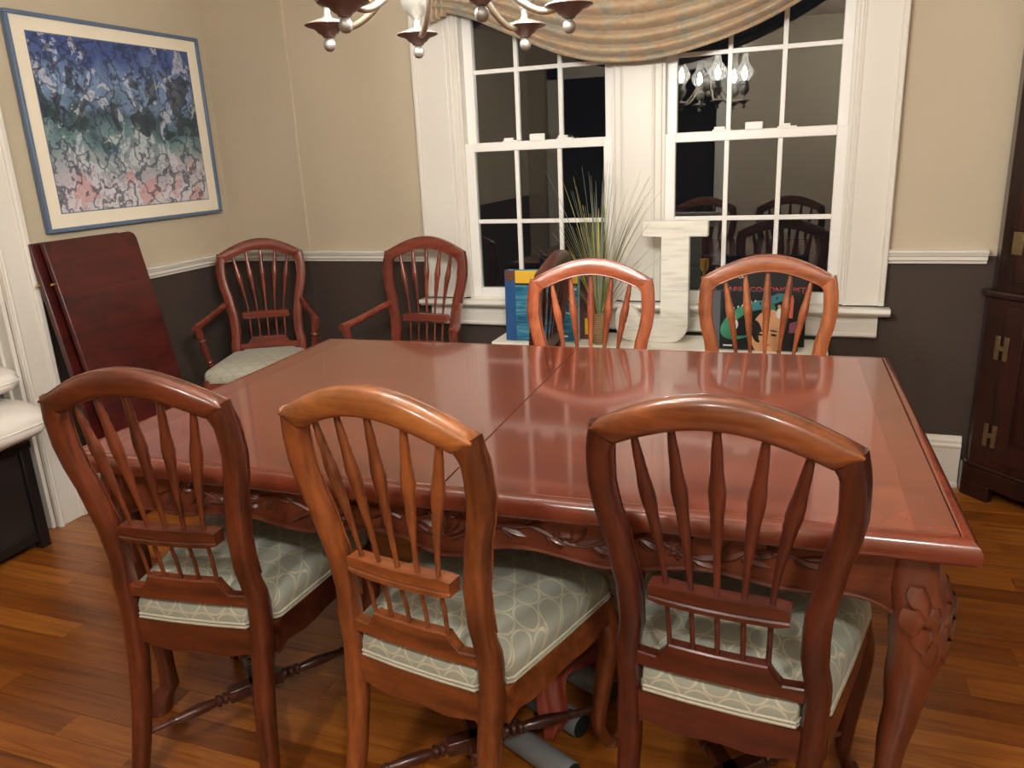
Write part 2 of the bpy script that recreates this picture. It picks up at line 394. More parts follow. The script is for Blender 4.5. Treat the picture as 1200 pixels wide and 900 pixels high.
# doorway casing on the left wall
def doorway():
    r = sroot('door_1', 'white cased doorway at the left edge')
    z1 = DZ+.13
    def leg(y0, y1, s):
        MB().box(0, .020, y0, y1, 0, z1).build('casing', 'trim', r, bevel=.003)
        e = y1 if s > 0 else y0
        MB().box(0, .032, e-.028 if s > 0 else e, e if s > 0 else e+.028, 0, z1).build('backband', 'trim', r, bevel=.006)
        i = y0 if s > 0 else y1
        MB().tube([(.02, i+.012*s, 0), (.02, i+.012*s, z1-.12)], .008, 8).build('bead', 'trim', r)
    leg(DY1, DY1+.135, 1); leg(DY0-.135, DY0, -1)
    MB().box(0, .020, DY0-.135, DY1+.135, DZ, z1).build('head_casing', 'trim', r, bevel=.003)
    MB().box(-.12, .0, DY1-.018, DY1, 0, DZ).box(-.12, 0, DY0, DY0+.018, 0, DZ).box(-.12, 0, DY0, DY1, DZ-.018, DZ).build('jamb', 'trim', r, bevel=.002)
    MB().box(-.085, -.045, DY1-.032, DY1-.018, 0, DZ-.02).build('door_stop', 'trim', r, bevel=.003)
doorway()

# ------------------------------------------------------------------ windows
MZ1, UB, MT, MZ2, LB, UT = 1.738, 1.439, 1.400, 1.091, .785, 2.037
def window(name, gx0, gx1, op, label):
    r = sroot(name, label); T = .018; m3 = (gx1-gx0)/3
    def sash(nm, z0, z1, y, zm, rails):
        s_ = bpy.data.objects.new(nm, None); COL.objects.link(s_); s_.parent = r
        rb, rt = rails
        MB().box(op[0]+.008, gx0, y, y+.035, z0-rb, z1+rt).build('stile', 'vinyl', s_, bevel=.003)
        MB().box(gx1, op[1]-.008, y, y+.035, z0-rb, z1+rt).build('stile', 'vinyl', s_, bevel=.003)
        MB().box(gx0, gx1, y, y+.035, z0-rb, z0).build('rail', 'vinyl', s_, bevel=.003)
        MB().box(gx0, gx1, y, y+.035, z1, z1+rt).build('rail', 'vinyl', s_, bevel=.003)
        for k in (1, 2): MB().box(gx0+m3*k-T/2, gx0+m3*k+T/2, y+.006, y+.026, z0, z1).build('muntin', 'vinyl', s_, bevel=.002)
        MB().box(gx0, gx1, y+.007, y+.025, zm-T/2, zm+T/2).build('muntin', 'vinyl', s_, bevel=.002)
        for k in range(3):
            for (a, b) in ((z0, zm-T/2), (zm+T/2, z1)):
                x0 = gx0+m3*k+(T/2 if k else 0); x1 = gx0+m3*(k+1)-(T/2 if k < 2 else 0)
                o = MB().add([(x0,y+.018,a),(x1,y+.018,a),(x1,y+.018,b),(x0,y+.018,b)], [(0,1,2,3)]).build('pane', 'window_glass', s_)
    sash('upper_sash', UB, UT, .045, MZ1, (.036, .045))
    sash('lower_sash', LB, MT, .008, MZ2, (.045, .036))
    MB().box(op[0], op[0]+.012, -.004, .10, ZB, ZT).box(op[1]-.012, op[1], -.004, .10, ZB, ZT).box(op[0], op[1], -.004, .10, ZT-.012, ZT).build('jamb_liner', 'trim', r)
    MB().box(op[0], op[1], -.002, .11, ZB-.012, ZB+.006).build('sill', 'trim', r)
    cx = (gx0+gx1)/2
    # two sash locks and a sensor box on the meeting rail
    for dx in (-.125, .125):
        MB().box(cx+dx-.036, cx+dx+.036, .012, .04, MT+.036, MT+.044).box(cx+dx-.03, cx+dx+.012, .014, .032, MT+.044, MT+.054).build('sash_lock', 'vinyl', r, bevel=.002)
    MB().box(cx-.034, cx+.034, .010, .03, MT+.036, MT+.066).build('sensor', 'vinyl', r, bevel=.004)
    return r
window('window_1', 1.398, 1.995, W1, 'left double hung window with white grilles and dark night panes')
window('window_2', 2.297, 2.914, W2, 'right double hung window with white grilles reflecting the chandelier')
def window_trim():
    r = sroot('trim_6', 'wide white casing, stool and apron around the pair of windows'); zt = 2.22
    def cas(x0, x1, inner):
        MB().box(x0, x1, -.020, 0, .742, zt).build('casing', 'trim', r, bevel=.003)
    cas(CX0, 1.290, 1); cas(2.985, CX1, -1); cas(2.085, 2.207, 0)
    for x, d in ((CX0, 1), (CX1, -1)):
        MB().box(min(x, x+d*.022), max(x, x+d*.022), -.032, 0, .742, zt).build('backband', 'trim', r, bevel=.005)
    for x0, x1 in ((1.290, 1.345), (2.047, 2.085), (2.207, 2.245), (2.965, 2.985)):
        MB().box(x0, x1, -.012, .0, .742, ZT+.02).build('stop', 'trim', r, bevel=.004)
    for x in (1.294, 1.318, 2.081, 2.211, 2.984):
        MB().tube([(x, -.016, .742), (x, -.016, ZT)], .007, 8).build('bead', 'trim', r)
    MB().box(CX0, CX1, -.022, 0, ZT, zt).build('head_casing', 'trim', r, bevel=.003)
    MB().prism([(0,.735),(-.062,.735),(-.068,.729),(-.070,.722),(-.067,.715),(-.056,.713),(-.052,.706),(-.040,.702),(0,.702)], CX0-.032, CX1+.022, 'yz').build('stool', 'trim', r, ang=30)
    MB().prism([(0,.702),(-.020,.702),(-.020,.678),(-.024,.674),(-.024,.632),(-.028,.628),(-.028,.618),(-.018,.610),(0,.608)], CX0+.01, CX1-.018, 'yz').build('apron', 'trim', r, ang=30)
window_trim()

# swag valance
def swag():
    r = thing('swag_valance', 'tan and blue-grey patterned fabric swag draped across the tops of both windows', 'valance')
    low = [(1.30,1.975),(1.449,1.937),(1.652,1.848),(1.832,1.769),(2.007,1.722),(2.211,1.712),(2.406,1.742),(2.59,1.795),(2.763,1.870),(2.93,1.965),(3.05,2.06)]
    LP = catmull([(x, 0, z) for x, z in low], 7); NU = len(LP); NV = 240; mb = MB(); rows = []
    for j in range(NV+1):
        v = j/NV; row = []
        for i, p in enumerate(LP):
            t = i/(NU-1)
            zt_ = 2.30; ztop = 2.33-.02*sin(PI*t)
            # gather the ends: folds converge at the two upper corners
            xa = 1.33+(3.0-1.33)*t
            e = v**.86
            x = xa*(1-e)+p.x*e; z = ztop*(1-e)+p.z*e
            ph = 8.0*(max(0, v-.12)**1.7)*2*PI+.25*sin(2.2*t*PI)
            amp = .030*(.45+.65*sin(PI*min(1, max(0, t*.96+.02))))*(.45+.75*v)
            y = -.115-amp*(abs(sin(ph/2))**.6)*1.25-.035*sin(PI*t)*sin(PI*min(1, v*1.02))
            if v > .97: y += (v-.97)/.03*.03
            row.append((x, y, z))
        rows.append(row)
    # back side layer for thickness
    back = [[(x, y+.006, z+.004) for x, y, z in row] for row in rows]
    mb.loft(rows, closed=False, cap=False); mb.loft(back, closed=False, cap=False)
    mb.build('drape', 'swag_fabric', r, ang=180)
    # tail gathered over the left end
    rings = []
    for k in range(14):
        t = k/13; z = 2.36-.42*t; w_ = .045+.02*sin(t*PI)
        rings.append([(1.315+w_*(2*j/19-1), -.10-.016*sin(j*1.3+t)*1.0-.02, z+.015*(2*j/19-1)) for j in range(20)])
    b2 = [[(x, y+.008, z) for x, y, z in q] for q in rings]
    MB().loft(rings, closed=False, cap=False).loft(b2, closed=False, cap=False).build('tail', 'swag_fabric', r, ang=180)
    MB().tube([(1.22,-.10,2.36),(3.10,-.10,2.36)], .014, 12).build('rod', 'trim', r)
    for x in (1.24, 3.05): MB().box(x, x+.03, -.10, -.02, 2.345, 2.375).build('rod_bracket', 'trim', r, bevel=.003)
swag()

# ------------------------------------------------------------------ dining chair
HW_OUT = [(0,.190),(.25,.181),(.42,.186),(.50,.189),(.57,.179),(.65,.182),(.73,.196),(.80,.213),(.86,.2215),(.91,.220),(.955,.211),(.98,.204)]
def rake(z): return -.128*(z-.46)-.02*max(0, z-.46)**2 if z > .46 else -.075*((.46-z)/.46)**1.35
def _arch(t): t = min(1, abs(t)); return .86*(1-t*t)+.14*(.5+.5*cos(PI*t))
def crest_top(x): return .962+.070*_arch(x/.208)
def crest_bot(x): return .926+.049*_arch(x/.172)
def chair(name, label, pos, rot, woodk, fabric='seat_fabric', arms=False, k=1.0, lift=0.0, group=None, carve=True, fine=True, crest=None):
    r = thing(name, label, 'chair', (pos[0], pos[1], 0), math.radians(rot), group)
    WZ, WX = M_['%s_z' % woodk], M_['%s_x' % woodk]
    def zm(z):
        zc = .40*k+lift
        return z*zc/.40 if z < .40 else z*k+lift
    def fin(mb): return mb.xf(lambda v: (v[0]*k, v[1]*k, zm(v[2])))
    N = 12 if fine else 8
    zs = [0,.03,.1,.2,.3,.36,.40,.44,.48,.51,.54,.57,.61,.65,.70,.75,.80,.85,.885,.91,.93,.951]
    for s in (-1, 1):      # continuous rear post: leg and back stile
        rings = []
        for z in zs:
            o = interp(HW_OUT, z)
            w_ = .0225 if z > .5 else (.022 if z > .3 else .0175+.0045*z/.3)
            d = .0195 if z > .52 else (.023 if z > .3 else .0185)
            if z < .06: w_ *= .9
            xc = o-w_; tilt = 0
            if z >= .91: tilt = (z-.905)/.04*.72
            ring = []
            for q in range(N):
                a, b = sup(q, N, w_, d, 2.8); a, b = (a, b) if b < 0 else sup(q, N, w_, d*.93, 6)
                ring.append((s*(xc+a), rake(z)+b, z+tilt*a-(.004 if z > .94 else 0)))
            rings.append(ring)
        fin(MB().loft(rings)).build('post', WZ, r, ang=50)
    # crest rail
    rings = []; NX = 30
    for i in range(NX+1):
        x = -.2075+.415*i/NX; ax = abs(x)
        zt = crest_top(x)-(.006*max(0, (ax-.198)/.0095)); zb = crest_bot(x)
        if ax > .166: zb = .924+(ax-.166)/.0415*.030
        zc, h = (zt+zb)/2, max(.003, (zt-zb)/2); ring = []
        for q in range(N):
            a, b = sup(q, N, .0215-.002*(ax/.2075)**4, h, 2.5); a, b = (a, b) if a < 0 else sup(q, N, .0200, h, 6)
            ring.append((x, rake(zc+b)+a-.015*(1-(x/.21)**2), zc+b))
        rings.append(ring)
    cr = fin(MB().loft(rings)).build('crest_rail', crest or WX, r, ang=50)
    bd = MB()
    for off, ct in ((.0025, crest_top), (.0425, crest_bot)):
        L_ = [(interp(HW_OUT, z)-off, rake(z)+.0185, z) for z in (.55,.6,.65,.7,.75,.8,.85,.89,.92)]
        xe = .2035 if off < .01 else .164
        T_ = [(xe*(1-2*i/20), rake(ct(xe*(1-2*i/20)))+.0195-.015*(1-(xe*(1-2*i/20)/.21)**2), ct(xe*(1-2*i/20))+(-.0035 if off < .01 else .0035)) for i in range(21)]
        bd.tube(L_+T_+[(-x, y, z) for x, y, z in L_[::-1]], .0022, 6)
    fin(bd).build('bead', WX, cr, ang=60)
    # lower back rail with a raised middle
    rings = []
    for i in range(25):
        x = -.146+.292*i/24; ax = abs(x)
        zt = .538 if ax < .088 else (.538-.034*min(1, (ax-.088)/.020)**.7)
        zb = .480-.008*(ax/.146)**2+.004
        y0 = rake((zt+zb)/2)-.010*(1-(x/.15)**2)
        rings.append([(x, y0-.012, zb), (x, y0+.012, zb), (x, y0+.0125, zt-.003), (x, y0+.010, zt), (x, y0-.010, zt), (x, y0-.0125, zt-.003)])
    fin(MB().loft(rings)).build('lower_rail', WX, r, ang=35)
    # floating cross bar
    rings = []
    for i in range(13):
        x = -.118+.236*i/12; y0 = rake(.65)-.014*(1-(x/.15)**2); e = .004 if i in (0, 12) else 0
        rings.append([(x, y0-.017, .632+e), (x, y0+.017, .632+e), (x, y0+.017, .640), (x, y0+.0145, .6435), (x, y0+.017, .647), (x, y0+.017, .668-e), (x, y0-.017, .668-e), (x, y0-.017, .647), (x, y0-.0145, .6435), (x, y0-.017, .640)])
    fin(MB().loft(rings)).build('cross_bar', WX, r, ang=30)
    # five spindles
    for xt, xb, xl in ((-.137,-.088,-.085), (-.073,-.044,-.043), (0,0,0), (.073,.044,.043), (.137,.088,.085)):
        rings = []; NZ = 44; z0, z1 = .53, crest_bot(xt)+.012
        for i in range(NZ+1):
            z = z0+(z1-z0)*i/NZ
            if z < .65: x = xl+(xb-xl)*(z-z0)/(.65-z0)
            else:
                t = (z-.65)/(z1-.65); x = xb+(xt-xb)*(t**1.35*.75+.25*(t*t*(3-2*t)))
            t = max(0, (z-.66)/(z1-.66))
            rad = .0048 if z < .66 else interp([(0,.0050),(.2,.0062),(.45,.0105),(.62,.0142),(.8,.0098),(1,.0060)], t)
            xx = xt if t > .99 else x
            y0 = rake(z)-.014*(1-(x/.15)**2)*(1 if z > .6 else .8)
            ring = []; n = 10
            for q in range(n):
                a, b = sup(q, n, rad, rad*.78, 2.0)
                if b > 0 and t > .38 and carve: f = 1+.32*abs(((t*13) % 1)-.5)*2-.1; a *= (f*.5+.5); b *= f
                ring.append((x+a, y0+b, z))
            rings.append(ring)
        fin(MB().loft(rings)).build('spindle', WZ, r, ang=60)
    # seat frame (aprons)
    hw0, hw1, dep = .176, .232, .415
    def apron(p0, p1, n, name, bow=0, lo=.354):
        p0 = Vector(p0); p1 = Vector(p1); d = (p1-p0); nrm = Vector((d.y, -d.x)).normalized(); rings = []
        for i in range(n+1):
            t = i/n; p = p0+d*t+nrm*bow*sin(PI*t)
            zb = lo-.010*sin(PI*t)**2+.008*cos(4*PI*t)*.6-(.016 if t in (0, 1) else 0)
            rings.append([(p.x+nrm.x*q, p.y+nrm.y*q, z) for q, z in ((-.011, zb), (.011, zb), (.013, zb+.004), (.011, zb+.009), (.011, .412), (.006, .418), (-.011, .418))])
        fin(MB().loft(rings)).build(name, WX, r, ang=35)
    apron((.150,-.006), (-.150,-.006), 16, 'seat_rail'); apron((-hw0,.02), (-hw1,dep), 12, 'seat_rail'); apron((hw1,dep), (hw0,.02), 12, 'seat_rail'); apron((-hw1+.01,dep), (hw1-.01,dep), 18, 'seat_rail', bow=-.022)
    # cushion
    ol = [(-.134,-.012),(-.05,-.016),(.05,-.016),(.134,-.012),(.139,.0),(.141,.030),(.15,.037),(.178,.036),(.186,.044),(.212,.20),(.238,.385),(.236,.405),(.222,.418)]
    fr = [(.15,.434),(.07,.444),(0,.447),(-.07,.444),(-.15,.434)]
    ol = ol+fr+[(-x, y) for x, y in ol[:3:-1]]
    den = []
    for i, p in enumerate(ol):
        q = ol[(i+1) % len(ol)]; m = max(1, int(math.dist(p, q)/.03))
        den += [(p[0]+(q[0]-p[0])*t/m, p[1]+(q[1]-p[1])*t/m) for t in range(m)]
    c = (0, .215); rings = []
    for f, z in ((.975,.416),(1,.421),(1.004,.436),(1.003,.452),(.988,.464),(.95,.473),(.88,.481),(.75,.489),(.55,.495),(.3,.4985),(.08,.4995)):
        rings.append([(c[0]+(x-c[0])*f, c[1]+(y-c[1])*f, z) for x, y in den])
    cu = fin(MB().loft(rings)).build('cushion', fabric, r, ang=70)
    pm = MB()
    for zz in (.4225, .4305): pm.tube([(c[0]+(x-c[0])*1.004, c[1]+(y-c[1])*1.006, zz) for x, y in den], .0034, 6, loop=True)
    p_ = fin(pm).build('piping', 'piping', cu)
    # front cabriole legs
    for s in (-1, 1):
        path = catmull([(s*.216,.400,.432), (s*.222,.408,.37), (s*.230,.418,.31), (s*.222,.410,.22), (s*.212,.396,.12), (s*.210,.394,.06), (s*.222,.412,.014), (s*.228,.420,0)], 4)
        n = len(path); rad = [interp([(0,.024),(.18,.026),(.35,.026),(.6,.019),(.78,.0145),(.88,.0155),(1,.021)], i/(n-1)) for i in range(n)]
        fin(MB().tube(path, rad, 10)).build('leg', WZ, r, ang=60)
    # X stretcher
    zst = .118; cen = Vector((0, .172, zst))
    for P in ((-.168,-.042), (.168,-.042), (-.211,.394), (.211,.394)):
        a = Vector((P[0], P[1], zst)); d = (cen-a); L = d.length
        prof = [(.006,.0),(.0065,.02),(.0075,L*.22),(.0115,L*.225),(.0115,L*.25),(.008,L*.26),(.013,L*.40),(.0145,L*.50),(.011,L*.60),(.009,L*.625),(.0155,L*.64),(.0155,L*.665),(.010,L*.68),(.0155,L*.695),(.0155,L*.72),(.010,L*.73),(.016,L*.75),(.016,L*.80)]
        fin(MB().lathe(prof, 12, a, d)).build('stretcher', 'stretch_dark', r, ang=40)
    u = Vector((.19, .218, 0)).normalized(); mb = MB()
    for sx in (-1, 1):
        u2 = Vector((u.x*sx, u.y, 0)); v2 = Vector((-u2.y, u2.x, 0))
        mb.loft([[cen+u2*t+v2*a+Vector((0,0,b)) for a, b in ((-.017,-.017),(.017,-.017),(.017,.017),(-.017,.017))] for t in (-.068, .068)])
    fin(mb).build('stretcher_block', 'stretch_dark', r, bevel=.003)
    if arms:
        for s in (-1, 1):
            path = catmull([(s*.185,-.028,.715), (s*.205,.03,.706), (s*.238,.11,.682), (s*.268,.19,.663), (s*.280,.235,.658), (s*.280,.262,.652)], 6)
            n = len(path); rad = [(.017, interp([(0,.014),(.3,.015),(.75,.019),(1,.022)], i/(n-1))) for i in range(n)]
            fin(MB().tube(path, rad, 10, flat=(0,0,1))).build('arm', WX, r, ang=60)
            prof = [(.016,0),(.017,.04),(.019,.06),(.014,.065),(.020,.075),(.014,.085),(.017,.12),(.018,.16),(.015,.175),(.021,.182),(.015,.190),(.020,.215),(.020,.26)]
            a = Vector((s*.243,.20,.40)); b = Vector((s*.279,.248,.665)); L = (b-a).length
            fin(MB().lathe([(q, z*L/.26) for q, z in prof], 12, a, b-a)).build('arm_post', WZ, r, ang=40)
    return r
M_ = {k: k for k in M}
near = 'side chairs along the near edge of the table'
chair('side_chair', 'reddish brown spindle-back side chair seen from behind, leftmost at the near table edge', (1.588,-2.211), 6.69, 'ch_red', group=near)
chair('side_chair', 'golden brown spindle-back side chair seen from behind, middle of the near table edge', (2.156,-2.223), -9.0, 'ch_brown', group=near, crest='ch_gold_x')
chair('side_chair', 'dark red spindle-back side chair seen from behind, nearest the carved table leg', (2.723,-2.159), -5.4, 'ch_mid', group=near, crest='ch_brown_x')
far = 'side chairs on the window side of the table'
chair('side_chair', 'orange-red side chair across the table, in front of the grass in the woven vase', (2.144,-.848), 187.4, 'ch_far', group=far)
chair('side_chair', 'brown side chair across the table, in front of the book with the green hat', (2.718,-.748), 183.2, 'ch_far2', group=far)
chair('side_chair', 'dark side chair turned sideways beside the blue book, behind the orange-red chair', (1.866,-.53), 90, 'ch_dusk', k=.93, lift=.07, group=far)
arm = 'armchairs along the back wall'
chair('armchair', 'wooden armchair with pale ringed seat standing in the room corner', (.333,-.239), 207.4, 'ch_arm', 'seat_fabric_pale', True, .966, .047, group=arm)
chair('armchair', 'wooden armchair beside the left window, its seat hidden by the table', (1.190,-.215), 178.6, 'ch_arm', 'seat_fabric_pale', True, .966, .047, group=arm)

# ------------------------------------------------------------------ dining table
def table():
    L, W, rot = 1.922, 1.205, .0299
    e = Vector((cos(rot), sin(rot))); n = Vector((sin(rot), -cos(rot))); c = Vector((3.08509,-.88898))-e*L/2+n*W/2
    r = thing('dining_table', 'long reddish brown dining table with carved apron and polished top', 'table', (c.x, c.y, 0), rot)
    hx, hy = L/2, W/2; sx = -.955+hx    # seam position
    B = .030
    for x0, x1 in ((-hx+B, sx-.0012), (sx+.0012, hx-B)):
        MB().box(x0, x1, -hy+B, hy-B, .735, .7595).build('top_board', 'table_top', r, bevel=.0012)
    MB().box(hx-.095, hx-B-.001, -hy+B+.001, hy-B-.001, .757, .7599).build('end_band', 'table_edge', r)
    MB().box(-hx+B+.001, -hx+.095, -hy+B+.001, hy-B-.001, .757, .7599).build('end_band', 'table_edge', r)
    # moulded edge swept round
    prof = [(B-.0025,.735),(.020,.735),(.020,.716),(.010,.715),(.005,.718),(.0015,.724),(0,.733),(.0008,.742),(.004,.750),(.009,.7555),(.015,.7585),(.021,.760),(B-.004,.760),(B-.0025,.7585)]
    rings = []
    for sx_, sy_ in ((-1,-1), (1,-1), (1,1), (-1,1)):
        rings.append([(sx_*(hx-d), sy_*(hy-d), z) for d, z in prof])
    MB().loft(rings, loop=True).build('edge_moulding', 'table_edge', r, ang=30)
    MB().box(-hx+.04, hx-.04, -hy+.04, hy-.04, .715, .734).build('under_frame', 'table_apron', r)
    IN = .048
    def zlow(t, half):        # scalloped lower edge; t along, 0 centre
        a = abs(t)/half
        z = .622-.012*cos(a*PI*5)*(1-.3*a)
        if a < .10: z -= .016*cos(a/.10*PI/2)
        if a > .86: z -= (.0+.05*((a-.86)/.14)**2)
        return z
    def apron(half, place, carve):
        NP = 90; rings = []; low = []
        for i in range(NP+1):
            t = -half+2*half*i/NP; z = zlow(t, half)
            rings.append([place(t, d, zz) for d, zz in ((0, z), (.024, z), (.024, .718), (0, .718))])
            low.append(place(t, -.002, z))
        ap = MB().loft(rings).build('apron', 'table_apron', r, ang=35)
        MB().tube(low, .005, 8).build('bead', 'table_apron', ap)
        if not carve: return
        mb = MB(); rnd = random.Random(5)
        def vine(pts, rad): mb.tube([place(t, -.001, z) for t, z in pts], rad, 6)
        def leaf(t, z, ang, ln, wd):
            # raised pointed leaf with a centre ridge
            cs, sn = cos(ang), sin(ang); R = []; m = 6
            for k in range(m+1):
                u = k/m; w_ = wd*sin(PI*u**.8)**.9+.0004; bend = .25*ln*u*u
                row = []
                for q, h in ((-1, 0), (-.5, .004), (0, .0075), (.5, .004), (1, 0)):
                    a, b = ln*u, q*w_+bend
                    row.append(place(t+a*cs-b*sn, -(h*sin(PI*min(1, u*.9+.08)))-.0005, z+a*sn+b*cs))
                R.append(row)
            mb.loft(R, closed=False, cap=False)
        for s in (-1, 1):
            NV = 60; pts = []
            for k in range(NV+1):
                u = k/NV; t = s*(.10+u*(half-.26)); z = .667+.017*sin(u*PI*5)
                pts.append((t, z))
            vine(pts, [.0055-.0025*k/NV for k in range(NV+1)])
            for k in range(13):
                u = (k+.5)/13; t = s*(.10+u*(half-.26)); z = .667+.017*sin(u*PI*5); up = 1 if k % 2 else -1
                a0 = (0 if s > 0 else PI)+s*up*(.55+.25*rnd.random())
                leaf(t, z, a0, .055, .0085); leaf(t+s*.008, z, a0-s*up*.5, .060, .007); leaf(t, z, a0+s*up*.45, .035, .006)
            # rosette flowers
            for u in (.24, .62, .92):
                t = s*(.10+u*(half-.26)); z = .667+.017*sin(u*PI*5)
                for q in range(6): leaf(t, z, q*PI/3+.3, .020, .0065)
        # centre palmette
        for q in range(7):
            a = PI*(.08+.84*q/6); leaf(0, .640, a, .055+.02*sin(a), .008)
        for s in (-1, 1): vine([(s*(.012+.05*sin(k/10*PI*.9)), .632+.055*k/10) for k in range(11)]+[(s*(.02+.015*cos(k)), .690+.008*sin(k)) for k in range(6)], .004)
        mb.build('carving', 'table_apron', ap, ang=50)
    apron(hx-IN-.05, lambda t, d, z: (t, -hy+IN+d, z), True)
    apron(hx-IN-.05, lambda t, d, z: (t, hy-IN-d, z), False)
    apron(hy-IN-.05, lambda t, d, z: (hx-IN-d, t, z), True)
    apron(hy-IN-.05, lambda t, d, z: (-hx+IN+d, t, z), False)
    # cabriole legs with carved knees
    for sx_ in (-1, 1):
        for sy_ in (-1, 1):
            bx, by = sx_*(hx-IN-.042), sy_*(hy-IN-.042)
            dg = Vector((sx_, sy_, 0)).normalized()
            tab_o = [(0,.030),(.03,.024),(.07,-.006),(.14,-.006),(.26,.002),(.40,.018),(.52,.030),(.60,.026),(.66,.006),(.72,0)]
            tab_r = [(0,.032),(.025,.034),(.06,.024),(.12,.0205),(.22,.0225),(.36,.030),(.48,.042),(.58,.048),(.64,.047),(.70,.045),(.72,.045)]
            rings = []
            for i in range(33):
                z = .718*i/32; o = interp(tab_o, z); rr = interp(tab_r, z); ring = []; n_ = 20
                ce = 3.0 if z > .5 else 2.4
                for q in range(n_):
                    a, b = sup(q, n_, rr, rr, ce); ring.append((bx+dg.x*o+a, by+dg.y*o+b, z))
                rings.append(ring)
            lg = MB().loft(rings).build('leg', 'table_leg', r, ang=60)
            # acanthus on the knee: overlapping scale leaves
            mb = MB(); side = Vector((-dg.y, dg.x, 0))
            for row, (z, cnt, ln) in enumerate(((.655,3,.05),(.620,4,.05),(.585,3,.05),(.552,2,.05),(.52,1,.06))):
                for q in range(cnt):
                    u = (q-(cnt-1)/2)*.034; R = []
                    for k in range(6):
                        v = k/5; zz = z-ln*v; o = interp(tab_o, zz)+interp(tab_r, zz)*(1.12 if zz > .5 else 1.04); w_ = .019*sin(PI*(.18+.8*v))**.8
                        rw = []
                        for p, h in ((-1, -.004), (-.5, .004), (0, .009), (.5, .004), (1, -.004)):
                            lat = u+p*w_; fall = -6.5*lat*lat
                            pt = Vector((bx, by, zz))+dg*(o+h*(1-.5*v)*.8+fall-.004)+side*lat; rw.append(pt)
                        R.append(rw)
                    mb.loft(R, closed=False, cap=False)
            mb.build('knee_carving', 'table_leg', lg, ang=50)
    return r
table()

# ------------------------------------------------------------------ chandelier
def chandelier():
    cx, cy, zb = 2.18, -1.962, 1.605; R = .229
    r = thing('chandelier', 'pewter chandelier with six curved arms and lit glass chimneys over the table', 'chandelier', (cx, cy, zb))
    col = [(.0,-.06),(.012,-.055),(.016,-.04),(.012,-.026),(.006,-.02),(.02,-.005),(.034,.015),(.040,.04),(.030,.06),(.012,.075),(.010,.10),(.024,.12),(.030,.15),(.024,.18),(.010,.2),(.008,.34),(.016,.36),(.018,.38),(.006,.40),(.004,.46)]
    MB().lathe([(a, z+.13) for a, z in col], 20).build('column', 'pewter', r)
    lk = None
    for k in range(7):
        z = .60+.036*k; p = [(.010*cos(t*2*PI/12)*(1 if k % 2 else 0), .010*cos(t*2*PI/12)*(0 if k % 2 else 1), z+.022*sin(t*2*PI/12)) for t in range(12)]
        MB().tube(p, .003, 6, loop=True).build('chain_link', 'pewter', r)
    MB().lathe([(.06,.855),(.058,.845),(.04,.832),(.012,.825),(.008,.80)], 20).build('canopy', 'pewter', r)
    for q in range(6):
        a = .1595+q*PI/3; d = Vector((cos(a), sin(a), 0)); o = d*R
        def at(rr, z): return d*rr+Vector((0,0,z))
        path = catmull([at(.030,.165), at(.075,.125), at(.125,.062), at(.175,.030), at(.215,.034), at(.229,.050)], 6)
        ar = MB().tube(path, .0062, 10).build('arm', 'pewter_warm', r)
        MB().lathe([(.0,-.0125),(.006,-.011),(.0105,-.006),(.0118,0),(.0105,.006),(.006,.011),(.004,.013)], 14, o).build('ball_finial', 'pewter', r)
        MB().lathe([(.005,.012),(.010,.013),(.014,.018),(.018,.020),(.026,.028),(.040,.0325),(.0435,.0345),(.043,.036)], 24, o).build('pan_underside', 'pewter_dark', r)
        MB().lathe([(.043,.036),(.038,.038),(.020,.044),(.009,.047),(.0065,.052),(.006,.062),(.008,.066),(.014,.070),(.028,.088),(.033,.104),(.034,.112),(.030,.116),(.024,.118),(.024,.128),(.027,.131),(.024,.134),(.024,.146),(.028,.150),(.020,.155)], 24, o).build('lamp_cup', 'pewter', r)
        ch = [(.026,.152),(.040,.165),(.052,.182),(.056,.200),(.050,.220),(.036,.240),(.024,.258),(.0185,.280),(.0175,.31),(.019,.345),(.0205,.36)]
        rings = [[o+Vector((rr*cos(2*PI*k/24), rr*sin(2*PI*k/24), z)) for k in range(24)] for rr, z in ch]
        MB().loft(rings, cap=False).build('glass_chimney', 'lamp_glass', r)
        b = MB().lathe([(.004,.158),(.009,.165),(.0155,.182),(.0165,.196),(.012,.214),(.005,.232),(.001,.240)], 12, o).build('bulb', 'bulb', r)
chandelier()
# flush ceiling lamp behind the camera
for lx, ly, lm_, lab in ((2.08,-3.82,'ceil_globe','round flush ceiling lamp behind the camera, over the left of the room'), (3.42,-3.95,'ceil_globe_b','round flush ceiling lamp behind the camera, beside the right wall')):
    cl = thing('ceiling_lamp', lab, 'lamp', (lx, ly, ZC), 0, 'flush ceiling lamps')
    MB().lathe([(.05,0),(.12,0),(.125,-.012),(.115,-.022),(.10,-.026)], 24).build('lamp_base', 'brass_old', cl)
    MB().lathe([(.10,-.024),(.095,-.045),(.075,-.065),(.04,-.078),(.001,-.082)], 24).build('lamp_bowl', lm_, cl)

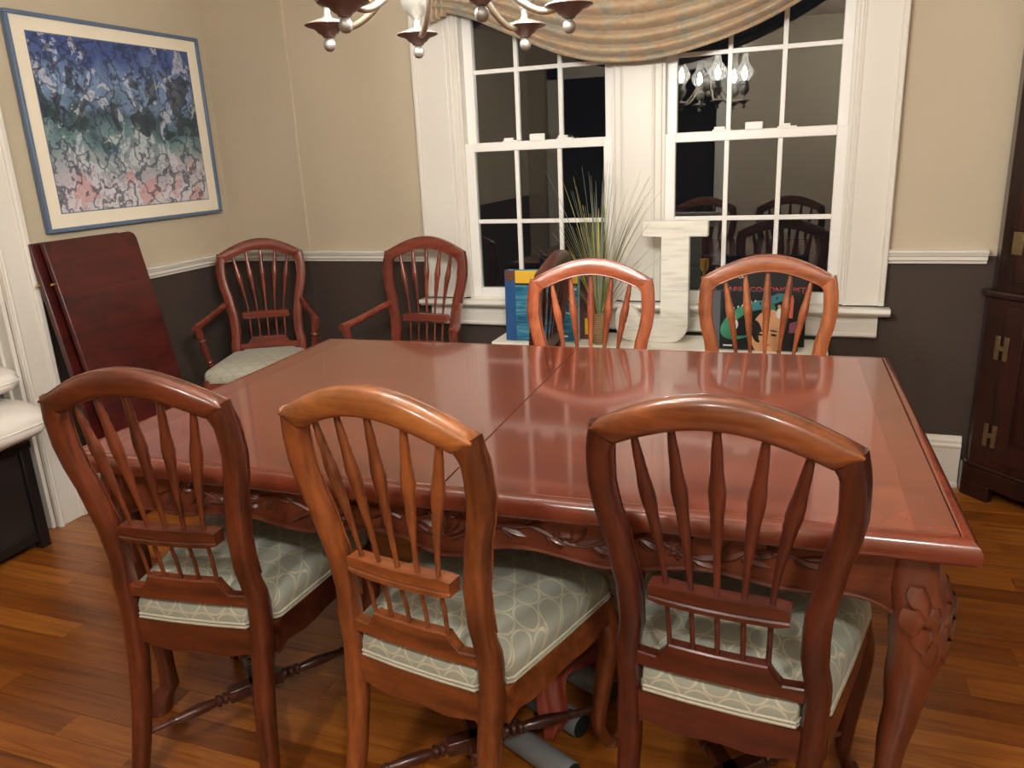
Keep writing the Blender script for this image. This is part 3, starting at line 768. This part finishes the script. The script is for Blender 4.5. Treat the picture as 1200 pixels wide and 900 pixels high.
# ------------------------------------------------------------------ framed print and left wall things
def framed_print():
    y0, y1, z0, z1 = -1.088, -.075, 1.166, 1.984
    r = thing('framed_print', 'large blue-framed print in blues, greens and pinks with cream mat on the left wall', 'picture', (0, y0, z0))
    w_, h = y1-y0, z1-z0; F = .016
    MB().box(.006, .030, 0, w_, 0, F).build('frame', 'frame_blue', r, bevel=.003); MB().box(.006, .030, 0, w_, h-F, h).build('frame', 'frame_blue', r, bevel=.003)
    MB().box(.006, .030, 0, F, F, h-F).build('frame', 'frame_blue', r, bevel=.003); MB().box(.006, .030, w_-F, w_, F, h-F).build('frame', 'frame_blue', r, bevel=.003)
    MB().box(.004, .018, F, w_-F, F, h-F).build('mat', 'mat_cream', r)
    a0, a1, b0, b1 = -1.005-y0, -.154-y0, 1.240-z0, 1.914-z0
    MB().box(.015, .0184, a0-.004, a1+.004, b0-.004, b1+.004).build('inner_line', 'frame_blue', r)
    MB().box(.0, .004, 0, a1-a0, 0, b1-b0).build('print', 'art_print', r, loc=(.0152, a0, b0))
framed_print()
def leaves():
    ga = 'spare table leaves leaning on the left wall'
    for i, (x0, dx, y0, w_, lab) in enumerate(((.050,.215,-1.165,.455,'front dark red table leaf leaning against the left wall'), (.012,.190,-1.195,.455,'rear table leaf leaning on the left wall, only its edge showing'))):
        r = thing('table_leaf', lab, 'table leaf', (x0+dx, y0, 0), 0, ga); ln = math.hypot(dx, 1.135); an = math.atan2(dx, 1.135)
        def T(v): # v=(thickness, width, length): thickness away from wall
            t, y, l = v; return (-l*sin(an)+t*cos(an), y, l*cos(an)+t*sin(an))
        poly = [(0,0),(w_,0),(w_,ln-.03),(w_-.008,ln-.01),(w_-.03,ln),(.0,ln)]
        MB().prism(poly, .004, .026, 'yz').xf(T).build('board', 'leaf_wood', r, bevel=.003)
        MB().box(-.002, .004, .02, w_-.02, .02, ln-.02).xf(T).build('underside', 'leaf_edge', r)
        for l in (ln-.16, ln*.5, .16): MB().lathe([(.006,0),(.006,.016),(.003,.02)], 10, T((.015,0,l)), (0,-1,0)).build('dowel_pin', 'brass', r)
leaves()
sw = thing('outlet_plate', 'small white wall plate half hidden behind the table leaves', 'wall plate', (0,-1.02,.84))
MB().box(0, .006, -.036, .036, 0, .116).build('plate', 'vinyl', sw, bevel=.003); MB().box(.006, .011, -.008, .008, .045, .071).build('toggle', 'vinyl', sw, bevel=.002)

# black bench in the doorway with pillows
def doorway_bench():
    r = thing('black_bench', 'black framed bench standing in the doorway under white pillows', 'bench', (-.28,-1.62,0))
    MB().box(-.42, .40, -.24, .19, .405, .435).build('seat_board', 'black_paint', r, bevel=.004)
    for x in (-.40, .355):
        for y in (-.225, .145): MB().box(x, x+.04, y, y+.04, 0, .405).build('leg', 'black_paint', r, bevel=.003)
    for y in (-.22, .16): MB().box(-.36, .355, y, y+.025, .03, .07).build('bottom_rail', 'black_paint', r, bevel=.003)
    MB().box(.36, .385, -.19, .15, .03, .07).build('bottom_rail', 'black_paint', r, bevel=.003)
    MB().box(.366, .376, -.19, .15, .07, .405).build('end_panel', 'gray_picture', r)
    MB().box(-.36, .355, .166, .176, .07, .405).build('back_panel', 'black_paint', r)
doorway_bench()
def pillow(label, loc, a, b, h, rz):
    r = thing('pillow', label, 'pillow', loc, rz, 'white pillows on the black bench'); NU, NV = 40, 16; rings = []; rnd = random.Random(int(a*1000))
    for j in range(NV+1):
        v = -1+2*j/NV; s_ = (1-abs(v)**2.2)**.5 if abs(v) < 1 else .0
        sc = .18+.82*(1-abs(v)**3.2)**.6 if abs(v) < 1 else .16
        ring = []
        for i in range(NU):
            x, y = sup(i, NU, a*sc, b*sc, 5)
            wr = 1+.012*sin(i*1.7+j)+.01*sin(i*.9)
            z = h*math.copysign(abs(v)**.9, v)*(1-.28*(abs(x)/a)**3*(abs(y)/b)**1)
            ring.append((x*wr, y*wr, z+h))
        rings.append(ring)
    MB().loft(rings).build('cover', 'pillow_white', r, ang=80)
    MB().tube([(lambda q: (q[0]*1.005, q[1]*1.005, h))(sup(i, 60, a, b, 5)) for i in range(60)], .004, 6, loop=True).build('piping', 'pillow_white', r)
pillow('white pillow lying on the black bench, lower of the two', (-.115,-1.62,.437), .37, .24, .088, .02)
pillow('white pillow on top of another pillow on the black bench', (-.150,-1.62,.617), .335, .22, .066, -.03)

# ------------------------------------------------------------------ corner cabinet
def cabinet():
    r = thing('corner_cabinet', 'dark mahogany corner cabinet with H-shaped hinges beside the right window wall', 'cabinet')
    def plan(i): # inset
        k = .41*i
        return [(3.462+i,-.022),(3.462+i,-.072-k),(3.462+.55,-.072-.606-.0+i*1.35),(XR-.004,-.072-.606+i*1.35),(XR-.004,-.022)]
    def body(nm, i, z0, z1, bev=.003): return MB().prism(plan(i), z0, z1, 'xy').build(nm, 'cabinet', r, bevel=bev)
    # bracket base built as a rim with cut-out on the diagonal face
    body('base', 0, .06, .128); body('base_moulding', .006, .128, .142, .006)
    d = Vector((.55,-.606,0)).normalized(); nn = Vector((-d.y*-1, 0, 0)); nrm = Vector((-.606,-.55,0)).normalized()
    P0 = Vector((3.462,-.072,0))
    def face(nm, a0, a1, z0, z1, out0, out1, mat='cabinet', par=None, bev=.002, inset=0):
        # block on the diagonal face: a along, z, out = distance proud
        vs = []
        for z in (z0, z1):
            for a, o in ((a0, out0), (a1, out0), (a1, out1), (a0, out1)):
                vs.append(P0+d*a+nrm*o+Vector((0,0,z)))
        return MB().add(vs, [(0,3,2,1),(4,5,6,7),(0,1,5,4),(1,2,6,5),(2,3,7,6),(3,0,4,7)]).build(nm, mat, par or r, bevel=bev)
    T = (P0+d*.818)
    for a in (0, .70): face('bracket_foot', a, a+.118, 0, .06, -.03, 0)
    MB().box(3.462, 3.492, -.07, -.02, 0, .06).build('bracket_foot', 'cabinet', r, bevel=.003)
    body('lower_body', .016, .142, .795); body('waist_moulding', .0, .795, .822, .008); body('upper_body', .034, .822, 2.18); body('cornice', .0, 2.18, 2.25, .01)
    o = -.0145
    # lower door: frame pieces and recessed panel
    lo = .175; hi = .77; a0, a1 = .095, .725
    dr = face('door', a0, a1, lo, hi, o-.02, o+.002)
    for p in ((a0, a0+.075, lo, hi), (a1-.075, a1, lo, hi), (a0+.075, a1-.075, lo, lo+.075), (a0+.075, a1-.075, hi-.075, hi)): face('door_frame', *p, o, o+.012, par=dr)
    face('door_panel', a0+.10, a1-.10, lo+.10, hi-.10, o, o+.008, par=dr, bev=.008)
    for z in (.615, .272):
        for q in (-1, 1): face('hinge', a0+q*.017-.009, a0+q*.017+.009, z-.045, z+.045, o+.010, o+.0155, 'brass_old', dr, .001)
        face('hinge', a0-.012, a0+.012, z-.009, z+.009, o+.010, o+.0155, 'brass_old', dr, .001)
    face('knob', a1-.045, a1-.020, .46, .485, o+.01, o+.03, 'brass_old', dr, .006)
    o2 = -.031; lo, hi = .86, 2.14
    dr = bpy.data.objects.new('upper_door', None); COL.objects.link(dr); dr.parent = r
    for p in ((a0, a0+.07, lo, hi), (a1-.07, a1, lo, hi), (a0+.07, a1-.07, lo, lo+.08), (a0+.07, a1-.07, hi-.08, hi)): face('door_frame', *p, o2, o2+.016, par=dr)
    for z in (1.25, 1.65): face('door_bar', a0+.07, a1-.07, z-.01, z+.01, o2, o2+.014, par=dr)
    face('door_bar', (a0+a1)/2-.01, (a0+a1)/2+.01, lo+.08, hi-.08, o2, o2+.012, par=dr)
    for z in (1.0, 1.95): face('hinge', a0-.02, a0+.02, z-.04, z+.04, o2+.014, o2+.019, 'brass_old', dr, .001)
cabinet()

# ------------------------------------------------------------------ low white bookcase under the window and what stands on it
BZ = .600
def bookcase():
    x0, x1, y0, y1 = 1.555, 2.93, -.290, -.034
    r = thing('low_bookcase', 'low white bookcase under the windows, mostly hidden behind the table', 'bookcase', ((x0+x1)/2, y0, 0)); h = (x1-x0)/2; d = y1-y0
    MB().box(-h, h, 0, d, BZ-.022, BZ).build('top', 'white_shelf', r, bevel=.003)
    for x in (-h+.005, -.01, h-.025): MB().box(x, x+.02, .01, d, 0, BZ-.022).build('side_panel', 'white_shelf', r, bevel=.002)
    for z in (.06, .32): MB().box(-h+.025, h-.025, .012, d-.01, z, z+.018).build('shelf', 'white_shelf', r, bevel=.002)
    MB().box(-h+.01, h-.01, d-.008, d, .02, BZ-.022).build('back_panel', 'white_shelf', r)
bookcase()
def text(body, size, mat, parent, loc, rot, name='lettering', sx=1):
    cu = bpy.data.curves.new(name, 'FONT'); cu.body = body; cu.size = size; cu.extrude = .0004
    t = bpy.data.objects.new('tmp', cu); COL.objects.link(t); bpy.context.view_layer.update()
    dg = bpy.context.evaluated_depsgraph_get(); me = bpy.data.meshes.new_from_object(t.evaluated_get(dg)); bpy.data.objects.remove(t, do_unlink=True)
    me.materials.clear(); me.materials.append(M[mat]); o = bpy.data.objects.new(name, me); COL.objects.link(o); o.parent = parent; o.location = loc; o.rotation_euler = rot; o.scale = (sx, 1, 1)
    return o
def book(name, label, loc, w_, h, th, rz, cover, spine, tilt=0):
    # local: x width (spine at x=0), y thickness (front cover at y=0), z height
    r = thing(name, label, 'book', loc, rz, 'books on the low white bookcase'); r.rotation_euler = (tilt, 0, rz)
    MB().box(.002, w_, 0, .003, 0, h).build('front_cover', cover, r, bevel=.0008); MB().box(.002, w_, th-.003, th, 0, h).build('back_cover', cover, r, bevel=.0008)
    MB().box(0, .004, 0, th, 0, h).build('spine', spine, r, bevel=.001); MB().box(.005, w_-.004, .003, th-.003, .004, h-.004).build('pages', 'paper', r)
    return r
b = book('picture_book', 'tall blue book with yellow cover top standing left of the woven vase', (1.612,-.255,BZ+.002), .325, .305, .042, .03, 'cover_sea', 'book_blue', -.05)
MB().box(.004, .324, -.0008, 0, .250, .304).build('cover_band', 'yellow', b)
MB().box(.004, .324, -.0012, 0, .242, .250).build('cover_line', 'ink_dark', b); MB().box(.003, .048, -.0016, 0, .0, .305).build('cover_strip', 'book_blue', b); MB().box(.003, .048, -.002, 0, .262, .305).build('cover_strip', 'book_brown', b); MB().box(.018, .034, -.0024, 0, .258, .274).build('cover_mark', 'brass', b)
MB().prism([(.24,.15),(.247,.147),(.312,.205),(.307,.210)], -.001, 0, 'xz').build('boat_mast', 'yellow', b); MB().prism([(.235,.140),(.237,.134),(.30,.116),(.302,.121)], -.001, 0, 'xz').build('boat_line', 'ink_white', b)
MB().prism([(.20,.02),(.28,.02),(.28,.028),(.20,.028)], -.001, 0, 'xz').build('cover_caption', 'ink_white', b); MB().prism([(.25,.222),(.32,.222),(.32,.230),(.25,.230)], -.001, 0, 'xz').build('cover_caption', 'ink_white', b)
b = book('picture_book', 'brown book edge between the blue book and the woven vase', (1.660,-.190,BZ+.002), .318, .27, .03, .03, 'book_brown', 'book_brown', -.03)
MB().box(.29, .314, -.001, 0, .02, .09).build('cover_band', 'yellow', b); MB().box(.29, .314, -.001, 0, .12, .15).build('cover_band', 'ink_dark', b)
# book behind with red title
b = book('art_book', 'black book with red title lettering standing behind the green hat book', (2.492,-.185,BZ+.002), .350, .312, .03, .0, 'cover_black', 'cover_grey', -.05)
text('VICTOR', .020, 'ink_white', b, (.045, -.0008, .270), (PI/2,0,0)); text('ARROGOCONQUISTA', .034, 'ink_red', b, (.050, -.0008, .213), (PI/2,0,0), sx=.92)
MB().box(.180, .195, -.001, 0, .298, .308).build('cover_mark', 'ink_white', b)
# front book with green hat and face
b = book('art_book', 'black art book with a face under a green hat brim, behind the brown chair', (2.484,-.262,BZ+.0035), .335, .232, .035, .0, 'cover_black', 'cover_grey', -.04)
MB().box(.002, .040, -.0009, 0, .002, .230).build('cover_strip', 'cover_grey', b)
def disc(cx, cz, a, b2, rot=0, n=36, t0=0, t1=2*PI):
    out = []
    for k in range(n):
        t = t0+(t1-t0)*k/(n-1 if t1-t0 < 6.2 else n); x, z = a*cos(t), b2*sin(t); out.append((cx+x*cos(rot)-z*sin(rot), cz+x*sin(rot)+z*cos(rot)))
    return out
def flat(poly, mat, y, nm): return MB().prism(poly, y, y+.0008, 'xz').build(nm, mat, b)
flat(disc(.145,.118,.115,.060,.55), 'ink_green', -.0012, 'hat_brim'); flat(disc(.158,.108,.085,.040,.50), 'cover_black', -.0017, 'hat_shadow')
flat([(.15,.150),(.285,.200),(.292,.222),(.255,.226),(.15,.176)], 'ink_teal', -.0015, 'hat_band')
for k in range(7): flat(disc(.075+.016*k, .158+.006*k, .005, .002, 1.1, 8), 'ink_white', -.0021, 'hat_ornament')
for k in range(3): flat(disc(.19+.03*k, .184+.011*k, .004, .004, 0, 8), 'ink_dark', -.0021, 'hat_ornament')
flat(disc(.222,.070,.062,.092,-.12), 'ink_skin', -.0020, 'face')
flat(disc(.180,.075,.020,.045,.2), 'ink_dark', -.0024, 'hair_curl'); flat(disc(.205,.050,.016,.026,.2), 'ink_skin', -.0027, 'cheek')
for x in (.195,.245): flat(disc(x,.062,.011,.004,-.15, 14), 'ink_dark', -.0030, 'eye'); flat(disc(x,.078,.016,.0025,-.15, 14), 'ink_dark', -.0030, 'brow')
flat(disc(.22,.022,.016,.005,0,14), 'ink_coral', -.0030, 'mouth')
for x, z in ((.098,.100),(.262,.148)):
    flat(disc(x,z,.012,.020,0,14), 'ink_white', -.0026, 'small_figure'); flat(disc(x-.002,z+.026,.006,.008,0,12), 'ink_skin', -.0026, 'small_figure')
flat([(.296,.13),(.310,.13),(.312,.20),(.306,.222),(.298,.20)], 'ink_coral', -.0014, 'cover_stripe'); flat([(.30,.07),(.334,.075),(.334,.12),(.30,.11)], 'ink_mauve', -.0014, 'cover_patch')
flat([(.055,.012),(.09,.012),(.09,.018),(.055,.018)], 'ink_white', -.0014, 'cover_caption')

# grass in a woven vase
def grass():
    r = thing('grass_arrangement', 'tall grey-green and yellow ornamental grass in a small woven vase', 'plant', (2.028,-.235,BZ))
    prof = [(.030,0),(.034,.004),(.036,.02),(.034,.06),(.032,.09),(.034,.122),(.036,.130),(.033,.131),(.030,.122),(.028,.09)]
    rings = [[(a*cos(2*PI*k/24), a*sin(2*PI*k/24), z) for k in range(24)] for a, z in prof]
    MB().loft(rings).build('vase', 'basket', r, ang=60)
    rnd = random.Random(11)
    for i in range(92):
        a = rnd.random()*2*PI; inner = rnd.random(); L = .30+.38*rnd.random()**.7; lean = (.04+.24*rnd.random()**1.3)
        mat = 'grass_grey' if rnd.random() < .5 else ('grass_green' if rnd.random() < .72 else 'grass_yellow')
        if i < 6: mat = 'grass_yellow'; lean = .02+.02*rnd.random(); L = .44+.05*rnd.random()
        if i > 76: L = .22+.10*rnd.random(); lean = .16+.12*rnd.random()
        d = Vector((cos(a)*1.0, sin(a)*.45, 0)); side = Vector((-d.y, d.x, 0)).normalized(); b0 = Vector((cos(a), sin(a), 0))*.018*inner
        w0 = (.0022+.0022*rnd.random()) if i >= 6 else .0055; n = 9; rings = []
        droop = .0+.10*rnd.random()*(lean/.28)
        for k in range(n+1):
            t = k/n; p = b0+d*(lean*(t**1.5))+Vector((0,0,.075+L*t*(1-droop*t*t)))
            w_ = w0*(1-t**2.2)+.0003; th = .0006
            nv = Vector((d.x, d.y, 0)).normalized()
            rings.append([p-side*w_, p+nv*w_*.35+nv*th, p+side*w_, p+nv*w_*.35-nv*th])
        MB().loft(rings).build('blade', mat, r, ang=60)
grass()
# letter J
def letter():
    r = thing('letter_sign', 'large distressed white wooden letter J standing against the window casing', 'letter', (2.27,-.165,BZ))
    H = .500
    out = [(-.072,H),(.190,H),(.190,H-.062),(.118,H-.062),(.118,.075)]
    out += [(.118-.075+.075*cos(t), .075-.075*sin(t)) for t in [k*PI/2/8 for k in range(1, 9)]]
    out += [(-.115,0)]+[(-.115-.07*sin(t), .07-.07*cos(t)) for t in [k*PI/2/8 for k in range(1, 9)]]
    out += [(-.185,.120),(-.175,.140),(-.155,.150),(-.120,.150),(-.100,.138),(-.090,.115),(-.070,.098),(-.045,.092),(-.02,.098),(.004,.115),(.006,H-.062),(-.072,H-.062)]
    MB().prism(out, -.022, .022, 'xz').build('letter_body', 'whitewash', r, ang=30, bevel=.003)
letter()
# brass candlestick on the window stool
cs = thing('candlestick', 'small brass candlestick on the window stool beside the letter', 'candlestick', (2.432,-.040,.735))
MB().lathe([(.024,0),(.025,.006),(.016,.012),(.008,.018),(.006,.03),(.010,.045),(.012,.055),(.006,.065),(.005,.10)], 16).build('stem', 'brass', cs)
MB().lathe([(.005,.10),(.013,.112),(.014,.118),(.006,.124),(.006,.140),(.015,.152),(.018,.170),(.017,.190),(.019,.194),(.016,.195),(.014,.160)], 16).build('cup', 'brass', cs)

# ------------------------------------------------------------------ things under the table
gr = 'grey rolled tubes under the table'
for (ax, ay, bx, by, z, lab) in ((2.05,-1.69,2.375,-1.845,.031,'grey tube with dark end lying under the table, nearest the golden chair'), (2.11,-1.87,2.395,-2.005,.031,'grey tube lying flat on the floor, front one under the table'), (2.06,-1.54,2.42,-1.70,.031,'grey tube with dark green end, rear one under the table')):
    d = Vector((bx-ax, by-ay, 0)); L = d.length; r = thing('grey_roll', lab, 'tube', (ax, ay, z), math.atan2(d.y, d.x), gr)
    MB().lathe([(.029,0),(.0305,.003),(.0305,L-.004),(.029,L)], 24, (0,0,0), (1,0,0)).build('tube_body', 'roll_grey', r)
    MB().lathe([(.0285,L-.002),(.0285,L+.0015),(.010,L+.002),(.001,L+.002)], 24, (0,0,0), (1,0,0)).build('end_cap', 'roll_cap', r)
def cloth():
    r = thing('folded_cloth', 'rust red folded cloth draped over the grey tubes under the table', 'cloth', (2.31,-1.845,0))
    path = catmull([(-.005,-.035,.006), (.0,-.015,.05), (-.01,.01,.10), (-.015,.05,.135), (-.005,.11,.125), (.03,.20,.10), (.07,.30,.085), (.09,.36,.07)], 6); n = len(path); rings = []; back = []
    for i, p in enumerate(path):
        t = i/(n-1); w_ = interp([(0,.012),(.2,.040),(.38,.034),(.55,.055),(.8,.06),(1,.03)], t); row = []
        for j in range(13):
            u = -1+2*j/12; cup = .020*u*u*(1-t)+.008*sin(u*6+t*9)*(.4+t)
            row.append(Vector((p.x+u*w_, p.y-cup*(1-t)*.8, p.z+cup*(.3+t))))
        rings.append(row); back.append([q+Vector((0,.004,-.004)) for q in row])
    mb = MB(); mb.loft([a+b_[::-1] for a, b_ in zip(rings, back)]); mb.build('cloth', 'rust_cloth', r, ang=70)
cloth()
